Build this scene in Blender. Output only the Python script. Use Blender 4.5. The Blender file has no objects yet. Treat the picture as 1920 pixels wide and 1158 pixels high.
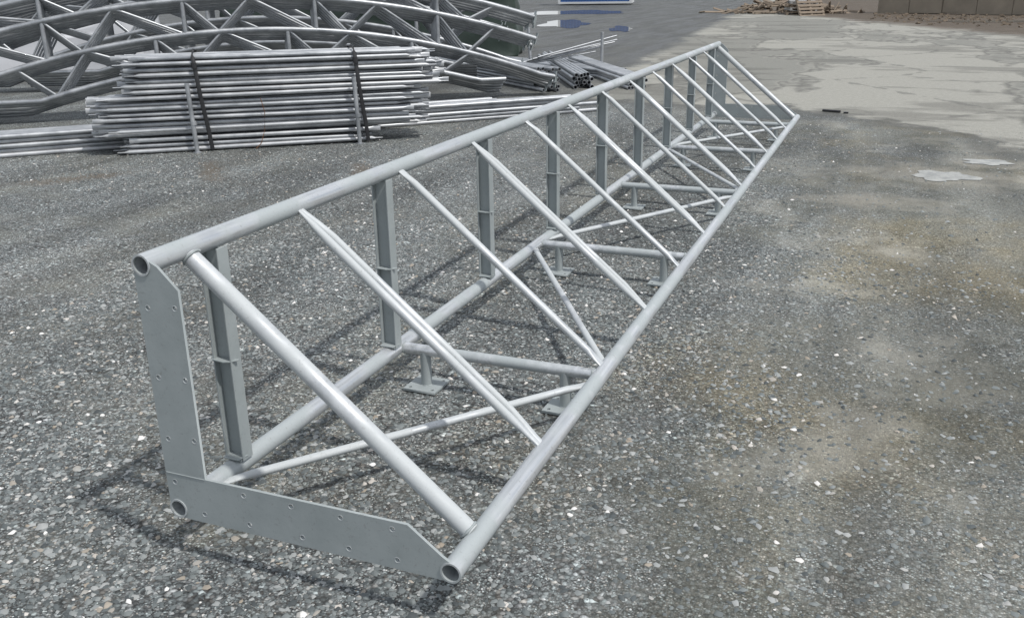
import bpy, math, random
import numpy as np
from mathutils import Vector, Matrix
random.seed(7); rng=np.random.default_rng(7)
sc=bpy.context.scene
V=Vector

# ------------------------------------------------------------ helpers
def link(o,parent=None):
    sc.collection.objects.link(o)
    if parent is not None: o.parent=parent
    return o
def empty(name):
    e=bpy.data.objects.new(name,None); e.empty_display_size=.2
    return link(e)

class MB:
    def __init__(s): s.v=[]; s.f=[]; s.sm=[]
    def tube(s,pts,rad,seg=12,up=None,hollow=None,cap=True):
        pts=[V(p) for p in pts]; n=len(pts)
        if not isinstance(rad,(list,tuple)): rad=[rad]*n
        rad=[(r,r) if not isinstance(r,(list,tuple)) else r for r in rad]
        refup=V(up) if up else V((0,0,1))
        rings=[]
        for i,p in enumerate(pts):
            if i==0: t=pts[1]-pts[0]
            elif i==n-1: t=pts[-1]-pts[-2]
            else: t=(pts[i+1]-pts[i-1])
            t.normalize()
            ru=refup
            if abs(t.dot(ru))>.98: ru=V((1,0,0))
            a=t.cross(ru).normalized(); b=a.cross(t).normalized()
            ring=[]
            for k in range(seg):
                an=2*math.pi*k/seg
                q=p+a*(math.cos(an)*rad[i][0])+b*(math.sin(an)*rad[i][1])
                ring.append(len(s.v)); s.v.append(q)
            rings.append((ring,p,a,b,t))
        for i in range(n-1):
            r0,r1=rings[i][0],rings[i+1][0]
            for k in range(seg):
                s.f.append((r0[k],r1[k],r1[(k+1)%seg],r0[(k+1)%seg])); s.sm.append(True)
        for idx,sg in ((0,1),(n-1,-1)):
            ring,p,a,b,t=rings[idx]
            k0=[len(s.v)+k for k in range(seg)]
            for k in range(seg): s.v.append(V(s.v[ring[k]]))
            if hollow:
                k1=[];k2=[]
                for dep,kk in ((0,k1),(.35*sg,k2)):
                    for k in range(seg):
                        an=2*math.pi*k/seg
                        kk.append(len(s.v)); s.v.append(p+(a*math.cos(an)+b*math.sin(an))*hollow+t*dep)
                for k in range(seg):
                    m=(k+1)%seg
                    s.f.append((k0[k],k0[m],k1[m],k1[k])); s.sm.append(False)
                    s.f.append((k1[k],k1[m],k2[m],k2[k])); s.sm.append(False)
            elif cap:
                s.f.append(tuple(k0)); s.sm.append(False)
    def box(s,c,ax,ay,az,dx,dy,dz):
        c=V(c);ax=V(ax)*dx/2;ay=V(ay)*dy/2;az=V(az)*dz/2
        b=len(s.v)
        for i in (-1,1):
            for j in (-1,1):
                for k in (-1,1): s.v.append(c+ax*i+ay*j+az*k)
        for f in ((0,1,3,2),(4,6,7,5),(0,4,5,1),(2,3,7,6),(0,2,6,4),(1,5,7,3)):
            s.f.append(tuple(b+q for q in f)); s.sm.append(False)
    def prism(s,poly,org,ax,ay,n,th):
        org=V(org);ax=V(ax);ay=V(ay);n=V(n);b=len(s.v);m=len(poly)
        for p in poly: s.v.append(org+ax*p[0]+ay*p[1])
        for p in poly: s.v.append(org+ax*p[0]+ay*p[1]+n*th)
        s.f.append(tuple(range(b,b+m))[::-1]); s.sm.append(False)
        s.f.append(tuple(range(b+m,b+2*m))); s.sm.append(False)
        for i in range(m):
            j=(i+1)%m
            s.f.append((b+i,b+j,b+m+j,b+m+i)); s.sm.append(False)
    def obj(s,name,mat,parent=None,bevel=0,fixn=True):
        me=bpy.data.meshes.new(name)
        me.from_pydata([tuple(v) for v in s.v],[],s.f)
        me.polygons.foreach_set("use_smooth",s.sm)
        me.update()
        if fixn:
            import bmesh
            bm=bmesh.new(); bm.from_mesh(me); bmesh.ops.recalc_face_normals(bm,faces=bm.faces); bm.to_mesh(me); bm.free()
        me.materials.append(mat)
        o=bpy.data.objects.new(name,me)
        link(o,parent)
        if bevel:
            m=o.modifiers.new("bev","BEVEL"); m.width=bevel; m.segments=2; m.limit_method='ANGLE'; m.angle_limit=math.radians(50)
        return o

class NT:
    def __init__(s,tree): s.t=tree; s.n=tree.nodes; s.l=tree.links
    def new(s,typ,**kw):
        nd=s.n.new(typ)
        for k,v in kw.items(): setattr(nd,k,v)
        return nd
    def put(s,sock,val):
        if isinstance(val,bpy.types.NodeSocket): s.l.new(val,sock)
        else: sock.default_value=val
    def math(s,op,a,b=None,c=None,clamp=False):
        nd=s.new("ShaderNodeMath",operation=op); nd.use_clamp=clamp
        s.put(nd.inputs[0],a)
        if b is not None: s.put(nd.inputs[1],b)
        if c is not None: s.put(nd.inputs[2],c)
        return nd.outputs[0]
    def noise(s,vec,scale,detail=3,rough=.55,dist=0):
        nd=s.new("ShaderNodeTexNoise"); s.put(nd.inputs["Vector"],vec)
        nd.inputs["Scale"].default_value=scale; nd.inputs["Detail"].default_value=detail
        nd.inputs["Roughness"].default_value=rough; nd.inputs["Distortion"].default_value=dist
        return nd.outputs["Fac"]
    def noise2(s,vec,scale,detail=3,rough=.55):
        nd=s.new("ShaderNodeTexNoise",noise_dimensions='2D'); s.put(nd.inputs["Vector"],vec)
        nd.inputs["Scale"].default_value=scale; nd.inputs["Detail"].default_value=detail
        nd.inputs["Roughness"].default_value=rough
        return nd.outputs["Fac"]
    def vor(s,vec,scale,feature='F1'):
        nd=s.new("ShaderNodeTexVoronoi",feature=feature,voronoi_dimensions='2D'); s.put(nd.inputs["Vector"],vec)
        nd.inputs["Scale"].default_value=scale
        return nd
    def ramp(s,fac,stops,interp='LINEAR'):
        nd=s.new("ShaderNodeValToRGB"); nd.color_ramp.interpolation=interp
        s.put(nd.inputs[0],fac)
        cr=nd.color_ramp
        while len(cr.elements)<len(stops): cr.elements.new(.5)
        for e,(p,c) in zip(cr.elements,stops):
            e.position=p; e.color=(c,c,c,1) if not isinstance(c,(tuple,list)) else (*c,1)
        return nd.outputs[0]
    def mix(s,fac,a,b,blend='MIX'):
        nd=s.new("ShaderNodeMix",data_type='RGBA',blend_type=blend)
        s.put(nd.inputs[0],fac); s.put(nd.inputs[6],a if not isinstance(a,tuple) else (*a,1)); s.put(nd.inputs[7],b if not isinstance(b,tuple) else (*b,1))
        return nd.outputs[2]
    def sstep(s,x,a,b,lo=0,hi=1):
        nd=s.new("ShaderNodeMapRange",interpolation_type='SMOOTHSTEP')
        s.put(nd.inputs[0],x); nd.inputs[1].default_value=a; nd.inputs[2].default_value=b
        nd.inputs[3].default_value=lo; nd.inputs[4].default_value=hi
        return nd.outputs[0]
    def bump(s,h,strength,dist,normal=None):
        nd=s.new("ShaderNodeBump"); nd.inputs["Strength"].default_value=strength; nd.inputs["Distance"].default_value=dist
        s.put(nd.inputs["Height"],h)
        if normal is not None: s.l.new(normal,nd.inputs["Normal"])
        return nd.outputs[0]
def mat(name):
    m=bpy.data.materials.new(name); m.use_nodes=True
    t=NT(m.node_tree); b=m.node_tree.nodes["Principled BSDF"]
    return m,t,b
def pos(t): return t.new("ShaderNodeNewGeometry").outputs["Position"]
def mapv(t,v,scale,rot=(0,0,0)):
    nd=t.new("ShaderNodeMapping"); t.put(nd.inputs["Vector"],v); nd.inputs["Scale"].default_value=scale; nd.inputs["Rotation"].default_value=rot
    return nd.outputs[0]

def metal(name,c0,c1,metallic,r0,r1,axis=None,scale=14,patch=None,bump=.12):
    m,t,b=mat(name); p=pos(t)
    v=mapv(t,p,axis) if axis else p
    n=t.noise(v,scale,4,.65)
    col=t.mix(t.ramp(n,[(.3,0),(.7,1)]),c0,c1)
    met=metallic
    ro=t.sstep(n,.3,.7,r0,r1)
    if patch:
        n2=t.noise(p,2.8,3,.6)
        k=t.ramp(n2,[(.42,0),(.54,1)])
        col=t.mix(k,col,patch)
        met=t.math('MULTIPLY',t.math('SUBTRACT',1.0,k),metallic)
        ro=t.math('ADD',ro,t.math('MULTIPLY',k,.2))
    sp=t.noise(p,70,3,.7)
    col=t.mix(t.ramp(sp,[(.60,0),(.75,.4)]),col,(.14,.13,.115))
    t.put(b.inputs["Base Color"],col); t.put(b.inputs["Metallic"],met); t.put(b.inputs["Roughness"],ro)
    if bump:
        t.l.new(t.bump(t.noise(p,60,2,.6),bump,.004),b.inputs["Normal"])
    return m
M_chord=metal("galvanized_chord",(.40,.42,.43),(.66,.675,.69),.6,.28,.48,(34,1.1,34),1.0,(.33,.36,.365))
M_bright=metal("galvanized_bright",(.38,.40,.415),(.57,.59,.60),.30,.38,.55,(9,9,9),1.0,(.44,.465,.47))
M_paint=metal("grey_primer_paint",(.25,.28,.282),(.31,.34,.342),0.0,.45,.62,None,5)
M_pipe=metal("galvanized_pipe",(.24,.255,.27),(.46,.475,.49),.55,.32,.52,None,4,bump=0)
M_pipe2=metal("galvanized_bar",(.30,.315,.33),(.54,.55,.56),.45,.35,.55,None,3,bump=0)
def plain(name,c,rough=.7,var=.25,scale=6,metallic=0,bump=.3):
    m,t,b=mat(name); p=pos(t)
    n=t.noise(p,scale,4,.6)
    c2=tuple(x*(1-var) for x in c); c3=tuple(min(1,x*(1+var)) for x in c)
    t.put(b.inputs["Base Color"],t.mix(n,c2,c3)); b.inputs["Roughness"].default_value=rough; b.inputs["Metallic"].default_value=metallic
    if bump: t.l.new(t.bump(t.noise(p,scale*6,2,.6),bump,.01),b.inputs["Normal"])
    return m

# ------------------------------------------------------------ TRUSS FRAME
H=.8; W=.949; zb=.181; L=9.2475; R=.0325
truss=empty("steel_truss_frame")
Bp=lambda y:V((0,y,zb)); Tp=lambda y:V((0,y,zb+H)); Fp=lambda y:V((W,y,zb))
for nm,fn in (("top_chord",Tp),("rear_bottom_chord",Bp),("front_bottom_chord",Fp)):
    mb=MB(); N=24
    mb.tube([fn(-.012+(L+.024)*i/N) for i in range(N+1)],R,seg=32,hollow=R-.0055)
    o=mb.obj(nm,M_chord,truss)
def curve_plate(name,outer,holes,th,M,mat_,parent):
    cu=bpy.data.curves.new(name,'CURVE'); cu.dimensions='2D'; cu.fill_mode='BOTH'; cu.extrude=th/2; cu.bevel_depth=.0008
    def spl(pts):
        s=cu.splines.new('POLY'); s.points.add(len(pts)-1)
        for i,p in enumerate(pts): s.points[i].co=(p[0],p[1],0,1)
        s.use_cyclic_u=True
    spl(outer)
    for (x,y,r) in holes: spl([(x+r*math.cos(a*math.pi/10),y+r*math.sin(a*math.pi/10)) for a in range(20)])
    tmp=bpy.data.objects.new("tmp",cu); sc.collection.objects.link(tmp)
    dg=bpy.context.evaluated_depsgraph_get()
    me=bpy.data.meshes.new_from_object(tmp.evaluated_get(dg))
    bpy.data.objects.remove(tmp)
    me.name=name; me.materials.clear(); me.materials.append(mat_)
    o=bpy.data.objects.new(name,me); o.matrix_world=M
    link(o,parent); return o
rw=R*.94
out=[(-rw,0),(-rw*.72,-rw*.72),(0,-rw),(W,-rw),(W+rw*.72,-rw*.72),(W+rw,0),(W+rw*.72,rw*.72),(W,rw),(W-.025,.045),(W-.13,.125),(.12,.125),(.12,.735),(.055,.80),(rw*.8,H+rw*.5),(0,H+rw),(-rw*.72,H+rw*.72),(-rw,H)]
hr=.0078
holes=[(0,0,R-.005),(W,0,R-.005),(0,H,R-.005)]
small=[(.0,.67),(.1,.68),(.0,.45),(.1,.455),(.0,.245),(.1,.255),(.0,.095),(.1,.0),(.26,.1),(.27,.0),(.43,.1),(.46,.0),(.6,.1),(.62,.0),(.77,.1),(.78,.0)]
holes+=[(a,b,hr) for a,b in small]
for nm,y in (("near_end_plate",-.004),("far_end_plate",L+.004)):
    M=Matrix.Translation((0,y,zb))@Matrix.Rotation(math.radians(90),4,'X')
    curve_plate(nm,out,holes,.008,M,M_paint,truss)
mb=MB()
for a,b in small:
    pts=[V((a+.0086*math.cos(k*math.pi/8),-.0084,zb+b+.0086*math.sin(k*math.pi/8))) for k in range(17)]
    mb.tube(pts,.0010,seg=5)
mb.obj("hole_burrs",M_bright,truss)
mb=MB(); mb.tube([(-.028,-.0085,zb+.125),(.119,-.0085,zb+.125)],.0022,seg=8); mb.obj("end_plate_seam_weld",M_paint,truss)
# posts
mb=MB(); X=(1,0,0);Y=(0,1,0);Z=(0,0,1)
ys=[.2986]+[1.3734+1.071*k for k in range(7)]+[8.86]
for y in ys:
    zc=zb+H/2; hh=H-2*R+.012
    mb.box((0,y,zc),X,Y,Z,.062,.006,hh)
    mb.box((.0335,y,zc),X,Y,Z,.0055,.052,hh+.002)
    mb.box((-.0335,y,zc),X,Y,Z,.0055,.052,hh+.002)
    mb.prism([(-.036,0),(.05,0),(.05,-.008),(.03,-.03),(.012,-.038),(-.02,-.034),(-.036,-.03)],(0,y,zc-.01),X,Y,Z,.005)
    mb.prism([(-.04,0),(.04,0),(.03,-.045),(-.03,-.045)],(0,y-.001,zb+R+.004),X,Y,Z,.005)
mb.obj("posts",M_paint,truss,bevel=.0012)
mb=MB(); wl=MB()
for y in (.169,L-.16):
    mb.tube([Tp(y)+V((.02,0,-.02)),Fp(y)+V((-.02,0,.02))],.0285,seg=28)
mb.obj("end_braces",M_bright,truss)
dv=(Fp(0)-Tp(0)).normalized(); nv=V((-dv.z,0,dv.x)); nv=nv if nv.z>0 else -nv
LD=(Fp(0)-Tp(0)).length
ch=MB(); tb=MB()
for k in range(11):
    y=.745+.747*k
    s0=R*.6; s1=LD-R*.6
    if k%2==0:
        # grooved (twin rib) member with pinched, flattened ends
        S_=[s0,s0+.03,s0+.09,s0+.16,s1-.16,s1-.09,s1-.03,s1]
        O_=[.007,.009,.014,.0185,.0185,.014,.010,.010]
        A_=[(.010,.004),(.011,.006),(.014,.012),(.0150,.0165),(.0150,.0165),(.014,.012),(.014,.006),(.013,.004)]
        for sg in (-1,1):
            ch.tube([Tp(y)+V((0,sg*o_,0))+dv*s+nv*.012 for s,o_ in zip(S_,O_)],A_,seg=14,up=nv)
        ch.box(Tp(y)+dv*(LD/2)-nv*.002,dv,Y,nv,LD-.2,.034,.004)
        ch.box(Fp(y)-dv*.05+nv*.010,dv,Y,nv,.07,.046,.006)
        ch.box(Tp(y)+dv*.045+nv*.012,dv,Y,nv,.06,.032,.006)
    else:
        r=.0165
        pts=[s0,s0+.035,s0+.09,s1-.09,s1-.035,s1]; rr=[(.024,.004),(.023,.006),(r,r),(r,r),(.023,.006),(.024,.004)]
        tb.tube([Tp(y)+dv*s+nv*.012 for s in pts],rr,seg=16,up=nv)
ch.obj("channel_diagonals",M_bright,truss)
tb.obj("tube_diagonals",M_bright,truss)
cb=MB(); ft=MB(); yc=[1.4351+1.8161*k for k in range(5)]
yc[4]=8.62
for y in yc:
    cb.tube([Bp(y),Fp(y)],.0245,seg=20)
    for x in (.133,.7945):
        ft.tube([(x,y,.010),(x,y,zb)],.0245,seg=20)
cb.obj("cross_tubes",M_chord,truss); ft.obj("foot_stubs",M_paint,truss)
for y in yc:
    for x in (.133,.7945):
        s=.078
        a=random.uniform(-.03,.03)
        curve_plate("base_plate",[(-s,-s),(s,-s),(s,s),(-s,s)],[(i*.055,j*.055,.0085) for i in (-1,1) for j in (-1,1)],.010,Matrix.Translation((x,y,.012))@Matrix.Rotation(a,4,'Z'),M_paint,truss)
lb=MB()
seq=[(Bp(.14),Fp(yc[0]-.07)),(Fp(yc[0]+.08),Bp(yc[1]-.09)),(Bp(yc[1]+.09),Fp(yc[2]-.08)),(Fp(yc[2]+.08),Bp(yc[3]-.09)),(Bp(yc[3]+.09),Fp(yc[4]-.08))]
for a,b in seq:
    d=(b-a).normalized(); Ln=(b-a).length; s0=.03; s1=Ln-.03; r=.0155
    lb.tube([a+d*s for s in (s0,s0+.04,s0+.11,s1-.11,s1-.04,s1)],[(.022,.004),(.021,.006),(r,r),(r,r),(.021,.006),(.022,.004)],seg=16)
lb.obj("bottom_lacing",M_bright,truss)
def ring(mb,c,ax,r,w,wob=.0012,seg=26):
    ax=V(ax).normalized(); a=ax.orthogonal().normalized(); b=ax.cross(a)
    pts=[]
    for k in range(seg+1):
        an=2*math.pi*k/seg
        rr=r+random.uniform(-wob,wob)
        pts.append(V(c)+a*(rr*math.cos(an))+b*(rr*math.sin(an)))
    mb.tube(pts,[w*random.uniform(.7,1.2) for _ in pts],seg=6)
for y in (.169,L-.16):
    ring(wl,Tp(y)+dv*.036,dv,.030,.0045); ring(wl,Fp(y)-dv*.036,dv,.030,.0045)
for y in yc:
    ring(wl,Bp(y)+V((R,0,0)),X,.0255,.0035); ring(wl,Fp(y)-V((R,0,0)),X,.0255,.0035)
    for x in (.133,.7945): ring(wl,(x,y,.018),Z,.0255,.0035)
for y in ys:
    wl.tube([(-.03,y-.03,zb+R-.001),(-.01,y-.032,zb+R+.002),(.012,y-.031,zb+R+.001),(.032,y-.03,zb+R-.003)],.0045,seg=6)
wl.obj("welds",M_paint,truss)

# ------------------------------------------------------------ STRAPPED BAR BUNDLE
bundle=empty("strapped_steel_bar_bundle")
e=V((.806,.592,0)); nf=V((.592,-.806,0)); O=V((-5.02,6.11,0))
def bp(s,d,z): return O+e*s-nf*d+V((0,0,z))
mb=MB(); mb2=MB()
rows=18; z=.035; row=0
while row<rows:
    upper=row>=11
    sL,sR=(-.70,2.72) if upper else (-1.02,2.50)
    if row<3: sL,sR=-.80,1.9
    if row>=16: sR=2.62
    for c in range(9):
        d=.045+c*.056+(.028 if row%2 else 0)+(random.uniform(-.012,.022) if c==0 else 0)
        r=random.choice((.0235,.0235,.020))
        a=sL+random.uniform(-.10,.14); b=sR+random.uniform(-.20,.12)
        if upper and row<14 and random.random()<.15: b-=.35
        dz=random.uniform(-.010,.010); tl=random.uniform(-.016,.016)
        P=[bp(s,d+random.uniform(-.003,.003),z+dz+tl*(s-a)/(b-a)) for s in (a,a+.07,a+.12,(a+b)/2,b-.12,b-.07,b)]
        up=(0,0,1) if random.random()<.7 else tuple(-nf)
        (mb if random.random()<.5 else mb2).tube(P,[(r*1.25,.005),(r*1.25,.006),(r,r),(r,r),(r,r),(r*1.25,.006),(r*1.25,.005)],seg=10,up=up)
    z+=.055; row+=1
    if row==11: z+=.02
ztop=z
mb.obj("bars",M_pipe2,bundle); mb2.obj("bars_dull",M_pipe,bundle)
mb=MB()
M_strap=plain("black_strap",(.018,.018,.02),.45,.3,20,bump=0)
for s in (.02,1.72):
    pth=[bp(s+.12,-.012,.02),bp(s+.10,-.010,.25),bp(s+.06,-.008,.6),bp(s+.03,-.004,ztop-.05),bp(s+.03,.02,ztop-.008),bp(s+.02,.28,ztop+.006),bp(s+.02,.53,ztop-.008),bp(s+.02,.575,ztop-.3),bp(s+.02,.575,.02)]
    mb.tube(pth,[(.022,.0022)]*len(pth),seg=8,up=tuple(nf))
    pth=[bp(s+.03,-.014,ztop-.10),bp(s+.035,-.016,ztop-.16)]
    mb.tube(pth,[(.028,.012)]*2,seg=8,up=tuple(nf))
mb.obj("straps",M_strap,bundle)
mb=MB()
for s in (-.02,1.74):
    mb.tube([bp(s,-.045,.0),bp(s-.02,-.045,.74)],.024,seg=14,hollow=.019)
    mb.tube([bp(s,-.045,.0),bp(s,-.045,.01)],.045,seg=14)
    mb.tube([bp(s,-.045,.30),bp(s,-.045,.34)],.030,seg=14)
    mb.tube([bp(s,-.045,.045),bp(s,.60,.045)],.02,seg=10)
    mb.tube([bp(s,.62,.0),bp(s,.62,.74)],.024,seg=14)
mb.obj("rack_uprights",M_pipe,bundle)
mb=MB(); M_rust=plain("rusty_wire",(.16,.07,.03),.8,.3,30,bump=0)
mb.tube([bp(.70,.0,.55),bp(.73,-.012,.4),bp(.71,-.014,.2),bp(.66,-.01,.06),bp(.6,-.05,.012)],.004,seg=6)
mb.obj("tie_wire",M_rust,bundle)

# ------------------------------------------------------------ LONG PIPES ON GROUND
lp=empty("long_steel_pipes"); mb=MB(); mb2=MB()
A=V((-6.8,5.2,0)); ee=V((5.3,5.5,0)).normalized(); nn=V((ee.y,-ee.x,0))
for j in range(9):
    for i in range(5 if j<7 else 3):
        r=.026
        s0=-2.2+random.uniform(-.3,.3); s1=7.45-.22*j-.12*i+random.uniform(-.45,.15)
        z=r+i*.050; d=j*.056+(i%2)*.028
        p0=A+ee*s0-nn*d+V((0,0,z)); p1=A+ee*s1-nn*(d+random.uniform(-.05,.02))+V((0,0,max(r,z-random.uniform(0,.01))))
        (mb if (i+j)%3 else mb2).tube([p0,(p0+p1)/2,p1],r,seg=12,hollow=r-.004)
mb.obj("pipes",M_pipe,lp); mb2.obj("pipes_bright",M_pipe2,lp)

# ------------------------------------------------------------ ARCHED TRUSSES
def arch_stack(name,P0,ed,layers,dz=0,mats=(M_pipe,M_pipe2),drop=.034):
    root=empty(name)
    ed=V((*ed,0)).normalized(); nb=V((ed.y,-ed.x,0)); nb=nb if nb.y>0 else -nb
    P0=V((*P0,0))
    arcs=[(1.84,.037,4.5),(1.55,.038,4.5),(1.12,.044,4.4),(.72,.047,4.2)]
    mA=MB(); mW=MB(); mE=MB()
    def pt(a,s,l):
        z=a[0]-a[1]*(s-a[2])**2
        return P0+ed*s+nb*(l*.085)+V((0,0,max(.04+.05*(layers-l),z+dz-l*drop)))
    for l in range(layers):
        for ai,a in enumerate(arcs):
            s0=[.25,.28,-.08,.6][ai]+random.uniform(-.05,.08); s1=[9.2,9.2,9.2,8.6][ai]
            if ai==3: s0=.75
            pts=[pt(a,s0+(s1-s0)*k/40,l) for k in range(41)]
            mA.tube(pts,.036 if l==0 else .030,seg=12)
            if ai<3:
                q=pt(a,s0,l); tdir=(pts[0]-pts[1]).normalized()
                mE.box(q+tdir*.01,tdir,nb,tdir.cross(nb),.012,.075,.17)
                mE.box(q-tdir*.08,tdir,nb,tdir.cross(nb),.15,.008,.06)
        for (i,j) in ((0,1),(1,2),(2,3)):
            a,b=arcs[i],arcs[j]; st=.80; s=.9 if j<3 else 1.3; k=0
            while (s<8.6 if j<3 else s<7.0):
                p=pt(a,s,l); q=pt(b,s+st*.55,l); p2=pt(a,s+st*1.1,l)
                if (k%2)==0:
                    mW.tube([p,q],.019,seg=8); mW.tube([q,p2],.019,seg=8)
                else:
                    mW.tube([p,pt(b,s,l)],.030,seg=8)
                    mW.tube([pt(b,s,l),p2],.019,seg=8)
                s+=st*1.1; k+=1
    mA.obj("arched_chords",mats[0],root); mW.obj("webs",mats[1],root); mE.obj("end_splice_plates",M_paint,root)
    return root
arch_stack("arched_truss_stack",(-3.0,11.9),(-.77,-.64),5,mats=(M_pipe,M_pipe))
arch_stack("arched_truss_stack",(-4.2,13.6),(-.90,-.43),6,dz=.05,mats=(M_pipe,M_pipe))

# ------------------------------------------------------------ SMALL PIPE BUNDLES BEHIND
def pile(name,P0,P1,nx,nz,r,mt,jit=.15):
    root=empty(name); mb=MB(); P0=V((*P0,0));P1=V((*P1,0)); d=(P1-P0).normalized(); n=V((d.y,-d.x,0))
    for i in range(nz):
        for j in range(nx-i%2):
            o=n*((j-(nx-1)/2)*2.05*r+(i%2)*r)+V((0,0,r+i*r*1.78))
            mb.tube([P0+o+d*random.uniform(-jit,jit),P1+o+d*random.uniform(-jit,jit)*2],r,seg=12,hollow=r*.82)
    mb.obj("pipes",mt,root); return root
pile("steel_pipe_pile",(-2.85,13.0),(-5.0,17.2),5,4,.034,M_pipe)
pile("steel_pipe_pile",(-1.95,13.1),(-4.3,16.9),6,4,.03,M_pipe2,.1)
pile("steel_pipe_pile",(-3.3,12.5),(-6.4,15.2),5,7,.03,M_pipe,.25)
pile("steel_pipe_pile",(-2.6,14.6),(-6.6,17.2),8,3,.03,M_pipe,.3)
root=empty("leaning_rods"); mb=MB()
for k in range(9):
    q=V((-5.1+.09*k,14.6+.05*k,.08+.03*k)); mb.tube([q,q+V((1.35+random.uniform(-.15,.15),1.05,.36+random.uniform(-.12,.10)))],.015,seg=8)
mb.tube([(-3.3,15.6,0),(-3.3,15.6,.75)],.03,seg=10); mb.tube([(-4.6,15.2,0),(-4.65,15.2,.85)],.03,seg=10)
mb.obj("rods",M_pipe,root)

# ------------------------------------------------------------ TARP, SHEETS, CONTAINER, WALL, DEBRIS
def lumpy_box(nm,c,dims,rotz,matl,parent,amp=.12,n=18,seed=1):
    import bmesh
    bm=bmesh.new(); bmesh.ops.create_cube(bm,size=1)
    bmesh.ops.subdivide_edges(bm,edges=bm.edges[:],cuts=n,use_grid_fill=True)
    from mathutils import noise
    for v in bm.verts:
        p=v.co.copy(); q=V((p.x*dims[0],p.y*dims[1],p.z*dims[2]))
        w=noise.noise(q*1.3+V((seed*7,0,0)))*amp+noise.noise(q*4+V((0,seed*5,0)))*amp*.4
        sag=-.12*math.cos(q.x*3.0+seed) if p.z>.3 else 0
        fl=1+.10*(.5-p.z)
        v.co=V((q.x*fl+w,q.y*fl+w*.8,q.z+dims[2]/2+(w+sag if p.z>-.45 else 0)))
    me=bpy.data.meshes.new(nm); bm.to_mesh(me); bm.free()
    for p in me.polygons: p.use_smooth=True
    me.materials.append(matl); o=bpy.data.objects.new(nm,me); o.location=c; o.rotation_euler=(0,0,rotz)
    return link(o,parent)
M_tarp=plain("dark_green_tarp",(.022,.036,.028),.5,.4,3)
M_white=plain("white_sheeting",(.50,.51,.53),.5,.15,2)
lumpy_box("tarp_covered_stack",(-8.6,19.4,0),(3.6,2.2,1.9),.4,M_tarp,None,.14,16,2)
lumpy_box("tarp_covered_stack",(-13.2,21,0),(4.2,2.2,2.1),.3,M_tarp,None,.14,16,4)
lumpy_box("white_wrapped_stack",(-15.2,13.2,0),(4.6,2.2,1.05),.55,M_white,None,.08,16,3)
M_blue=plain("blue_container_paint",(.025,.09,.26),.5,.15,1,bump=0)
M_wh=plain("white_paint",(.55,.56,.56),.5,.12,1,bump=0)
cont=empty("blue_shipping_container"); mb=MB()
cx0,cy0=-17.0,60.0; u_=V((.98,.2,0)).normalized(); v_=V((-.2,.98,0)).normalized(); CL=4.6
mb.box((cx0,cy0,1.45),u_,v_,Z,CL,2.4,2.5)
for k in range(23):
    mb.box(V((cx0,cy0,1.45))+u_*(-CL/2+.1+.2*k)-v_*1.215,u_,v_,Z,.09,.05,2.2)
mb.obj("body",M_blue,cont)
mb=MB(); mb.box(V((cx0,cy0,.15))-v_*.02,u_,v_,Z,CL+.1,2.5,.12); mb.box(V((cx0,cy0,2.78)),u_,v_,Z,CL+.1,2.5,.16)
for sx in (-1,1): mb.box(V((cx0,cy0,1.45))+u_*sx*(CL/2+.03),u_,v_,Z,.16,2.52,2.7)
mb.obj("frame",M_wh,cont)
wall=MB(); M_conc=plain("weathered_concrete",(.24,.205,.16),.85,.4,1.2)
wd=(V((6.2,42.6,0))-V((1.0,45.2,0))); wl_=wd.length; wd.normalize(); wn=V((-wd.y,wd.x,0))
for k in range(5):
    ln=wl_/4.0
    wall.box(V((1.0,45.2,1.1+random.uniform(-.05,.05)))+wd*(ln*(k+.5))+wn*random.uniform(0,.08),wd,wn,Z,ln-.012,.6,2.2)
wall.obj("concrete_block_wall",M_conc,None,bevel=.02)
M_wood=plain("weathered_wood",(.20,.16,.12),.85,.4,4); M_wood2=plain("grey_wood",(.33,.33,.32),.85,.3,4)
def pallet(c,rz,tilt,matl):
    mb=MB()
    for k in range(7): mb.box((0,-.5+k*.167,.13),X,Y,Z,1.2,.10,.02)
    for k in range(3): mb.box((-.55+k*.55,0,.07),X,Y,Z,.09,1.1,.09)
    for k in range(3): mb.box((0,-.48+k*.48,.012),X,Y,Z,1.2,.10,.02)
    o=mb.obj("wooden_pallet",matl,None); o.location=c; o.rotation_euler=(tilt,random.uniform(-.08,.08),rz); return o
for i,(x,y,z,rz,tl) in enumerate([(-2.4,43.4,0,.2,.0),(-2.35,43.5,.15,.35,.0),(-2.45,43.4,.3,.1,0),(-2.3,43.6,.45,.25,.05),(-1.9,42.4,.35,.6,1.0),(-4.6,45,0,.5,0),(-4.5,45.1,.15,.3,0)]):
    pallet((x,y,z),rz,tl,M_wood2 if i%2 else M_wood)
deb=MB()
for k in range(150):
    x=random.gauss(-3.0,1.5); y=random.gauss(44.9,.8); z=max(.03,random.uniform(0,.7)*math.exp(-((x+3.2)/1.8)**2))
    d=V((random.uniform(-1,1),random.uniform(-1,1),random.uniform(-.25,.35))).normalized()
    a=d.orthogonal().normalized(); b=d.cross(a)
    deb.box((x,y,z+.03),d,a,b,random.uniform(.4,1.5),.1,.03)
deb.obj("timber_debris_pile",M_wood,None)
deb=MB()
for k in range(420):
    x=random.uniform(.8,9.5); y=random.triangular(31,42.5,41.5)-(x-5)*.6
    if y+2.0*x<39.5: continue
    d=V((random.uniform(-1,1),random.uniform(-1,1),random.uniform(-.1,.1))).normalized()
    a=d.orthogonal().normalized(); b=d.cross(a); s=random.uniform(.02,.10)
    deb.box((x,y,s*.2),d,a,b,s*random.uniform(.8,2.2),s,s*.6)
deb.obj("rubble",plain("brown_rubble",(.11,.085,.06),.9,.5,8),None)
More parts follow.
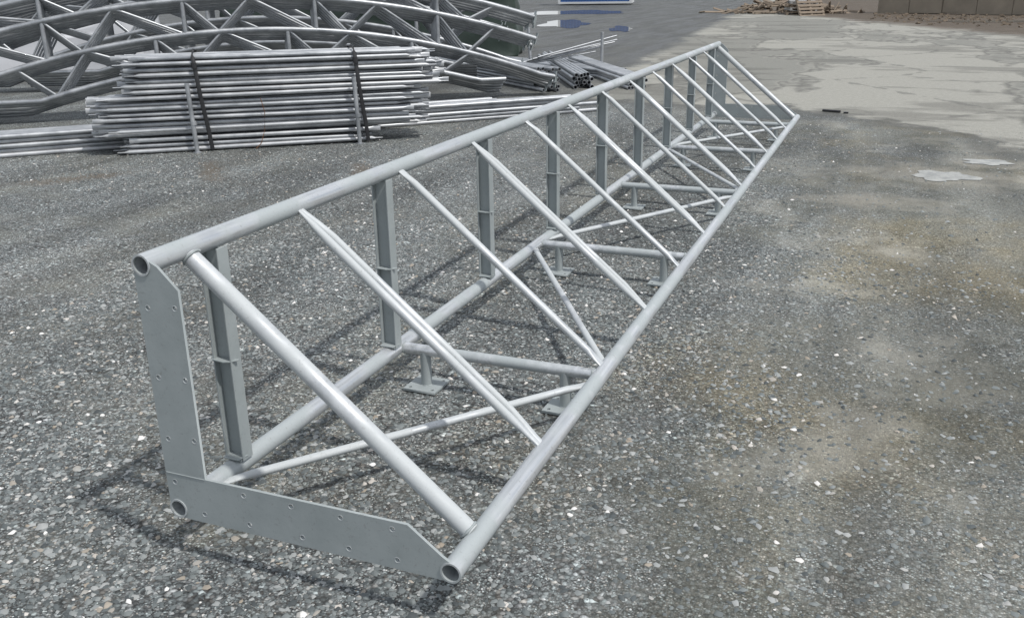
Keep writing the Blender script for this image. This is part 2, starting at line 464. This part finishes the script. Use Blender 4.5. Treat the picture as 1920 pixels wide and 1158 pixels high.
mb=MB(); mb.tube([(1.10,11.15,.02),(1.33,11.08,.02)],.016,seg=8); mb.box((1.40,11.06,.012),X,Y,Z,.06,.04,.02)
mb.obj("scrap_bar",M_strap,None)

# ------------------------------------------------------------ GROUND
m,t,b=mat("gravel_yard_ground"); p=pos(t)
sep=t.new("ShaderNodeSeparateXYZ"); t.l.new(p,sep.inputs[0]); px,py=sep.outputs[0],sep.outputs[1]
wob=t.new("ShaderNodeVectorMath",operation='ADD')
nz=t.new("ShaderNodeTexNoise"); t.l.new(p,nz.inputs["Vector"]); nz.inputs["Scale"].default_value=60; nz.inputs["Detail"].default_value=1
sc2=t.new("ShaderNodeVectorMath",operation='SCALE'); t.l.new(nz.outputs["Color"],sc2.inputs[0]); sc2.inputs["Scale"].default_value=.010
t.l.new(p,wob.inputs[0]); t.l.new(sc2.outputs[0],wob.inputs[1]); pw=wob.outputs[0]
v1=t.vor(pw,58); v2=t.vor(pw,135)
def cellcol(v):
    s_=t.new("ShaderNodeSeparateColor"); t.l.new(v.outputs["Color"],s_.inputs[0])
    g=t.ramp(s_.outputs[0],[(0,.055),(.35,.125),(.7,.22),(.9,.36),(1,.72)])
    tint=t.ramp(s_.outputs[1],[(0,(.88,1,1.0)),(.45,(.91,1,1.0)),(.75,(.97,1,1.0)),(1,(1,.96,.88))])
    c=t.mix(1.0,g,tint,'MULTIPLY')
    e_=t.ramp(v.outputs["Distance"],[(.25,1),(.62,.35)])
    return t.mix(1.0,c,e_,'MULTIPLY')
c1,c2=cellcol(v1),cellcol(v2)
nsel=t.noise2(p,9,2,.6); nb_=t.noise2(p,.8,4,.6); nc_=t.noise2(p,2.7,3,.6); nfine=t.noise2(p,45,5,.75)
grav=t.mix(t.ramp(nsel,[(.38,0),(.56,1)]),c1,c2)
fines=t.mix(.35,t.ramp(nfine,[(.3,(.080,.083,.068)),(.55,(.155,.153,.127)),(.75,(.30,.295,.26))]),c2)
fm=t.math('ADD',t.sstep(px,.5,2.1,0,.80),t.math('MULTIPLY',t.math('SUBTRACT',nb_,.47),1.9))
fm=t.math('ADD',fm,t.math('MULTIPLY',t.math('SUBTRACT',nc_,.5),1.3),clamp=True)
fmask=t.math('MULTIPLY',fm,t.sstep(nfine,.3,.55,.6,1.0))
col=t.mix(fmask,grav,fines)
nbr=t.noise2(mapv(t,p,(1,.7,1)),.62,4,.65)
br=t.math('MULTIPLY',t.ramp(nbr,[(.46,0),(.64,1)]),t.sstep(px,-1.0,2.0,.15,.85))
col=t.mix(br,col,t.mix(1.0,col,(1.12,.98,.76),'MULTIPLY'))
pale=t.ramp(t.noise2(mapv(t,p,(1,1,1),(0,0,1.0)),1.1,4,.65),[(.52,0),(.68,.55)])
col=t.mix(t.math('MULTIPLY',pale,t.sstep(px,.3,2.0,.15,1)),col,(.30,.29,.25))
tv=t.ramp(t.noise2(mapv(t,p,(1.6,.35,1)),.9,3,.6),[(.3,.66),(.7,1.28)])
col=t.mix(1.0,col,tv,'MULTIPLY')
# damp darker areas, mostly right hand side
dmp=t.math('MULTIPLY',t.ramp(t.noise2(mapv(t,p,(1.1,.6,1),(0,0,.5)),1.4,5,.68),[(.50,0),(.60,1)]),t.sstep(px,-.5,1.8,.12,.50))
col=t.mix(dmp,col,t.mix(1.0,col,(.60,.60,.55),'MULTIPLY'))
def streak(cx,cy,rx,ry,rot,w_=1.6):
    nd=t.new("ShaderNodeMapping",vector_type='TEXTURE'); t.l.new(p,nd.inputs[0]); nd.inputs["Location"].default_value=(cx,cy,0); nd.inputs["Scale"].default_value=(rx,ry,1); nd.inputs["Rotation"].default_value=(0,0,rot)
    ln=t.new("ShaderNodeVectorMath",operation='LENGTH'); t.l.new(nd.outputs[0],ln.inputs[0])
    return t.sstep(t.math('ADD',ln.outputs["Value"],t.math('MULTIPLY',t.math('SUBTRACT',nc_,.5),w_)),1.1,.2)
st=t.math('ADD',streak(-4.25,5.35,.16,.75,.75),streak(-2.75,5.75,.16,.65,.70),clamp=True)
st=t.math('ADD',st,streak(-5.2,4.6,.7,.22,.9),clamp=True)
col=t.mix(t.math('MULTIPLY',st,.6),col,(.105,.082,.058))
# silt round the puddles
sl=t.math('ADD',streak(2.50,7.15,.75,.65,.2),streak(2.9,7.95,.6,.45,.3),clamp=True)
sl=t.math('ADD',sl,streak(1.8,5.9,.55,.35,.2),clamp=True)
col=t.mix(t.math('MULTIPLY',sl,.6),col,t.mix(nfine,(.17,.16,.13),(.34,.32,.275)))
# ---- pavement
bn=t.math('MULTIPLY',t.math('SUBTRACT',t.noise2(p,.7,5,.7),.5),3.6)
d1=t.math('SUBTRACT',py,11.4); d1=t.math('ADD',d1,t.math('MULTIPLY',t.math('MAXIMUM',t.math('SUBTRACT',px,1.2),0.0),1.35))
d1=t.math('ADD',d1,bn)
d2=t.math('ADD',t.math('ADD',px,2.6),t.math('MULTIPLY',t.math('SUBTRACT',py,11.0),.085)); d2=t.math('ADD',d2,t.math('MULTIPLY',bn,.4))
pav=t.math('MULTIPLY',t.sstep(d1,-.15,.25),t.sstep(d2,-.3,.3))
pc=t.mix(t.noise2(p,14,5,.72),(.23,.225,.195),(.40,.39,.345))
npb=t.noise2(mapv(t,p,(1,.55,1)),.27,5,.58)
pc=t.mix(t.ramp(npb,[(.50,0),(.53,.6)]),pc,(.145,.145,.128))
pc=t.mix(t.ramp(npb,[(.46,0),(.495,.75),(.515,0)]),pc,(.075,.073,.064))
pc=t.mix(t.ramp(t.noise2(mapv(t,p,(.5,1.3,1)),.5,4,.6),[(.55,0),(.62,.5)]),pc,(.10,.096,.082))
ck=t.vor(p,.30,'DISTANCE_TO_EDGE').outputs["Distance"]
ckn=t.math('ADD',ck,t.math('MULTIPLY',t.math('SUBTRACT',nc_,.5),.12))
pc=t.mix(t.ramp(ckn,[(0,.5),(.014,0)]),pc,(.08,.078,.07))
pc=t.mix(.15,pc,c2)
col=t.mix(pav,col,pc)
edge=t.math('MULTIPLY',t.sstep(d1,-1.3,-.1),t.sstep(d1,.45,.0))
col=t.mix(t.math('MULTIPLY',edge,.6),col,(.08,.08,.073))
wet=t.math('MULTIPLY',t.sstep(py,10.5,14.0),t.math('SUBTRACT',1.0,pav))
wn_=t.ramp(t.noise2(mapv(t,p,(2.2,.35,1),(0,0,.3)),.8,4,.65),[(.40,0),(.6,1)])
col=t.mix(t.math('MULTIPLY',wet,t.math('ADD',.5,t.math('MULTIPLY',wn_,.4))),col,(.062,.063,.061))
mud=t.math('MULTIPLY',t.sstep(t.math('ADD',t.math('ADD',py,t.math('MULTIPLY',px,1.9)),t.math('MULTIPLY',bn,1.3)),36.5,40.0),t.sstep(t.math('ADD',px,t.math('MULTIPLY',bn,.6)),-6.5,-4.5))
col=t.mix(t.math('MULTIPLY',mud,.92),col,t.mix(t.noise2(p,3,4,.7),(.035,.027,.020),(.13,.10,.072)))
t.put(b.inputs["Base Color"],col)
rough=t.math('SUBTRACT',.9,t.math('MULTIPLY',t.math('MULTIPLY',wet,wn_),.40))
t.put(b.inputs["Roughness"],rough); b.inputs["Specular IOR Level"].default_value=.35
hgt=t.math('ADD',t.math('MULTIPLY',v1.outputs["Distance"],-.7),t.math('MULTIPLY',v2.outputs["Distance"],-.4))
hgt=t.math('ADD',hgt,t.math('MULTIPLY',t.noise2(p,7,2,.6),1.2))
t.l.new(t.bump(hgt,.7,.009),b.inputs["Normal"])
gme=bpy.data.meshes.new("gravel_ground"); S=400
gme.from_pydata([(-S,-60,0),(S,-60,0),(S,S,0),(-S,S,0)],[],[(0,1,2,3)]); gme.materials.append(m)
link(bpy.data.objects.new("gravel_ground",gme))

# puddles : thin irregular water sheets
from mathutils import noise as mn
mw,t,b=mat("puddle_water"); p=pos(t)
b.inputs["Base Color"].default_value=(.16,.155,.14,1); b.inputs["Roughness"].default_value=.05; b.inputs["IOR"].default_value=1.33
t.l.new(t.bump(t.noise2(p,9,2,.5),.04,.01),b.inputs["Normal"])
mw2,t,b=mat("painted_sky_puddle_water"); p=pos(t)
t.put(b.inputs["Base Color"],t.ramp(t.noise2(p,7,4,.65),[(.35,(.20,.19,.16)),(.65,(.36,.345,.30))])); b.inputs["Roughness"].default_value=.12; b.inputs["IOR"].default_value=1.33  # pale base colour stands in for bright cloud reflected in the water
def blob(name,cx,cy,rx,ry,rot,z,matl,seed,amp=.35,N=90):
    vs=[]
    for k in range(N):
        a=2*math.pi*k/N; d=V((math.cos(a),math.sin(a),0))
        rr=1+amp*1.6*mn.noise(d*1.2+V((seed*9.1,0,0)))+amp*.4*mn.noise(d*3+V((0,seed*3.3,0)))+amp*.12*mn.noise(d*10+V((0,0,seed)))
        x=math.cos(a)*rx*rr; y=math.sin(a)*ry*rr
        vs.append((cx+x*math.cos(rot)-y*math.sin(rot),cy+x*math.sin(rot)+y*math.cos(rot),z))
    me=bpy.data.meshes.new(name); me.from_pydata(vs,[],[tuple(range(N))]); me.materials.append(matl)
    link(bpy.data.objects.new(name,me))
pudl=[(2.45,7.14,.27,.24,.3),(2.86,7.95,.22,.15,-.3),(-10.4,34.5,.9,3.0,.3),(-14.0,46,2.6,3.0,.2),(-7.2,31,.4,1.8,.3),(4.6,37,1.8,.7,.0)]
for i,(x,y,rx,ry,ro) in enumerate(pudl):
    blob("puddle",x,y,rx,ry,ro,.0045 if i<2 else .0085,mw2 if i<2 else mw,i+1)

# loose stones (one mesh)
def stones(name,N,xr,yr,s0,s1,power,matl,cond=None,pw_=2.8,pts=None):
    if pts is None:
        x=rng.uniform(xr[0],xr[1],N); y=yr[0]+(yr[1]-yr[0])*rng.random(N)**power
    else: x,y=pts; N=len(x)
    if cond is not None:
        k=cond(x,y); x,y=x[k],y[k]; N=len(x)
    sz=s0+(s1-s0)*rng.random(N)**pw_
    base=np.array([[1,0,0],[.25,.95,.1],[-.9,.35,-.1],[-.5,-.85,.1],[.55,-.8,0],[.25,.2,.75],[-.3,-.1,.7]])
    fc=np.array([[0,1,5],[1,2,6],[1,6,5],[2,3,6],[3,4,6],[4,5,6],[4,0,5]])
    nv_,nf_=len(base),len(fc)
    vv=base[None]*(1+rng.uniform(-.38,.38,(N,nv_,3)))
    vv[:,:,2]*=rng.uniform(.3,.9,(N,1)); vv[:,:,1]*=rng.uniform(.45,.95,(N,1))
    an=rng.uniform(0,2*math.pi,N); c_,s_=np.cos(an)[:,None],np.sin(an)[:,None]
    X_=vv[:,:,0]*c_-vv[:,:,1]*s_; Y_=vv[:,:,0]*s_+vv[:,:,1]*c_
    tx=rng.uniform(-.35,.35,(N,1)); Z_=vv[:,:,2]+tx*X_*.6
    co=np.stack([X_*sz[:,None]+x[:,None],Y_*sz[:,None]+y[:,None],Z_*sz[:,None]+.0005],-1).reshape(-1,3)
    idx=(fc[None]+(np.arange(N)*nv_)[:,None,None]).reshape(-1)
    me=bpy.data.meshes.new(name); me.vertices.add(len(co)); me.vertices.foreach_set("co",co.reshape(-1))
    me.loops.add(len(idx)); me.loops.foreach_set("vertex_index",idx.astype(np.int32))
    nF=N*nf_; me.polygons.add(nF); me.polygons.foreach_set("loop_start",np.arange(0,nF*3,3,dtype=np.int32)); me.polygons.foreach_set("loop_total",np.full(nF,3,dtype=np.int32))
    me.update(calc_edges=True); me.materials.append(matl)
    return link(bpy.data.objects.new(name,me))
ms,t,b=mat("gravel_stone"); g=t.new("ShaderNodeNewGeometry")
ri=g.outputs["Random Per Island"]
cs=t.ramp(ri,[(0,(.045,.053,.055)),(.3,(.10,.114,.115)),(.55,(.155,.173,.172)),(.75,(.225,.24,.237)),(.9,(.34,.348,.34)),(.96,(.27,.23,.18)),(1,(.72,.71,.69))])
t.put(b.inputs["Base Color"],cs); b.inputs["Roughness"].default_value=.7
def inpud(x,y):
    k=np.zeros(len(x),bool)
    for (a,c,rx,ry,ro) in pudl[:2]: k|=((x-a)/(rx*1.0))**2+((y-c)/(ry*1.0))**2<1
    return k&(rng.random(len(x))<.985)
def cond(x,y):
    pr=np.clip(1.0-.75*np.clip((x-.8)/1.2,0,1),.14,1)
    cl=np.sin(x*3.1+np.sin(y*2.3)*1.4)*np.sin(y*2.7+np.sin(x*1.9)*1.7)
    pr=pr*(.70+.36*cl)
    return (rng.random(len(x))<pr)&~inpud(x,y)
stones("loose_gravel",105000,(-2.4,3.2),(-.7,4.2),.0035,.018,1.2,ms,cond)
stones("loose_gravel",36000,(-6.5,4.6),(4.2,10.0),.006,.018,1.1,ms,cond)
# scattered bigger pieces
stones("loose_gravel",260,(-2.4,3.2),(-.6,6),.014,.026,1.0,ms,None,1.5)

# ------------------------------------------------------------ LIGHT
sd=V((.6,-.15,.98)).normalized()
el=math.asin(sd.z); az=math.atan2(sd.x,sd.y)
w=bpy.data.worlds.new("World"); sc.world=w; w.use_nodes=True; t=NT(w.node_tree)
bg=w.node_tree.nodes["Background"]; bg.inputs[1].default_value=.13
sky=t.new("ShaderNodeTexSky",sky_type='NISHITA'); sky.sun_disc=False; sky.sun_elevation=el; sky.sun_rotation=az
sky.dust_density=2.0; sky.air_density=1.0
tc=t.new("ShaderNodeTexCoord"); gen=tc.outputs["Generated"]
cl=t.ramp(t.noise(mapv(t,gen,(1,1,2.2)),2.4,3,.6,.3),[(.36,.15),(.56,.95)])
colr=t.mix(cl,sky.outputs[0],(7.0,7.3,7.7))
t.l.new(colr,bg.inputs[0])
su=bpy.data.lights.new("sun",'SUN'); su.energy=3.1; su.angle=math.radians(2.2); su.color=(1,.97,.93)
so=bpy.data.objects.new("sun",su); so.rotation_euler=sd.to_track_quat('Z','Y').to_euler(); so.location=(5,-3,10); link(so)

# ------------------------------------------------------------ CAMERA
cam=bpy.data.cameras.new("camera"); co=bpy.data.objects.new("camera",cam); link(co)
Rv=V((.92742,.37373,-.01487)); Uv=V((-.11312,.31817,.94126)); Fv=V((-.35651,.87126,-.33735))
mt=Matrix(((Rv.x,Uv.x,-Fv.x,1.9418),(Rv.y,Uv.y,-Fv.y,-1.9532),(Rv.z,Uv.z,-Fv.z,1.7390),(0,0,0,1)))
co.matrix_world=mt; cam.sensor_fit='HORIZONTAL'; cam.sensor_width=36; cam.lens=1729.12/1920*36; cam.clip_start=.05; cam.clip_end=2000
sc.camera=co
sc.view_settings.view_transform='Standard'; sc.view_settings.look='None'; sc.view_settings.exposure=0
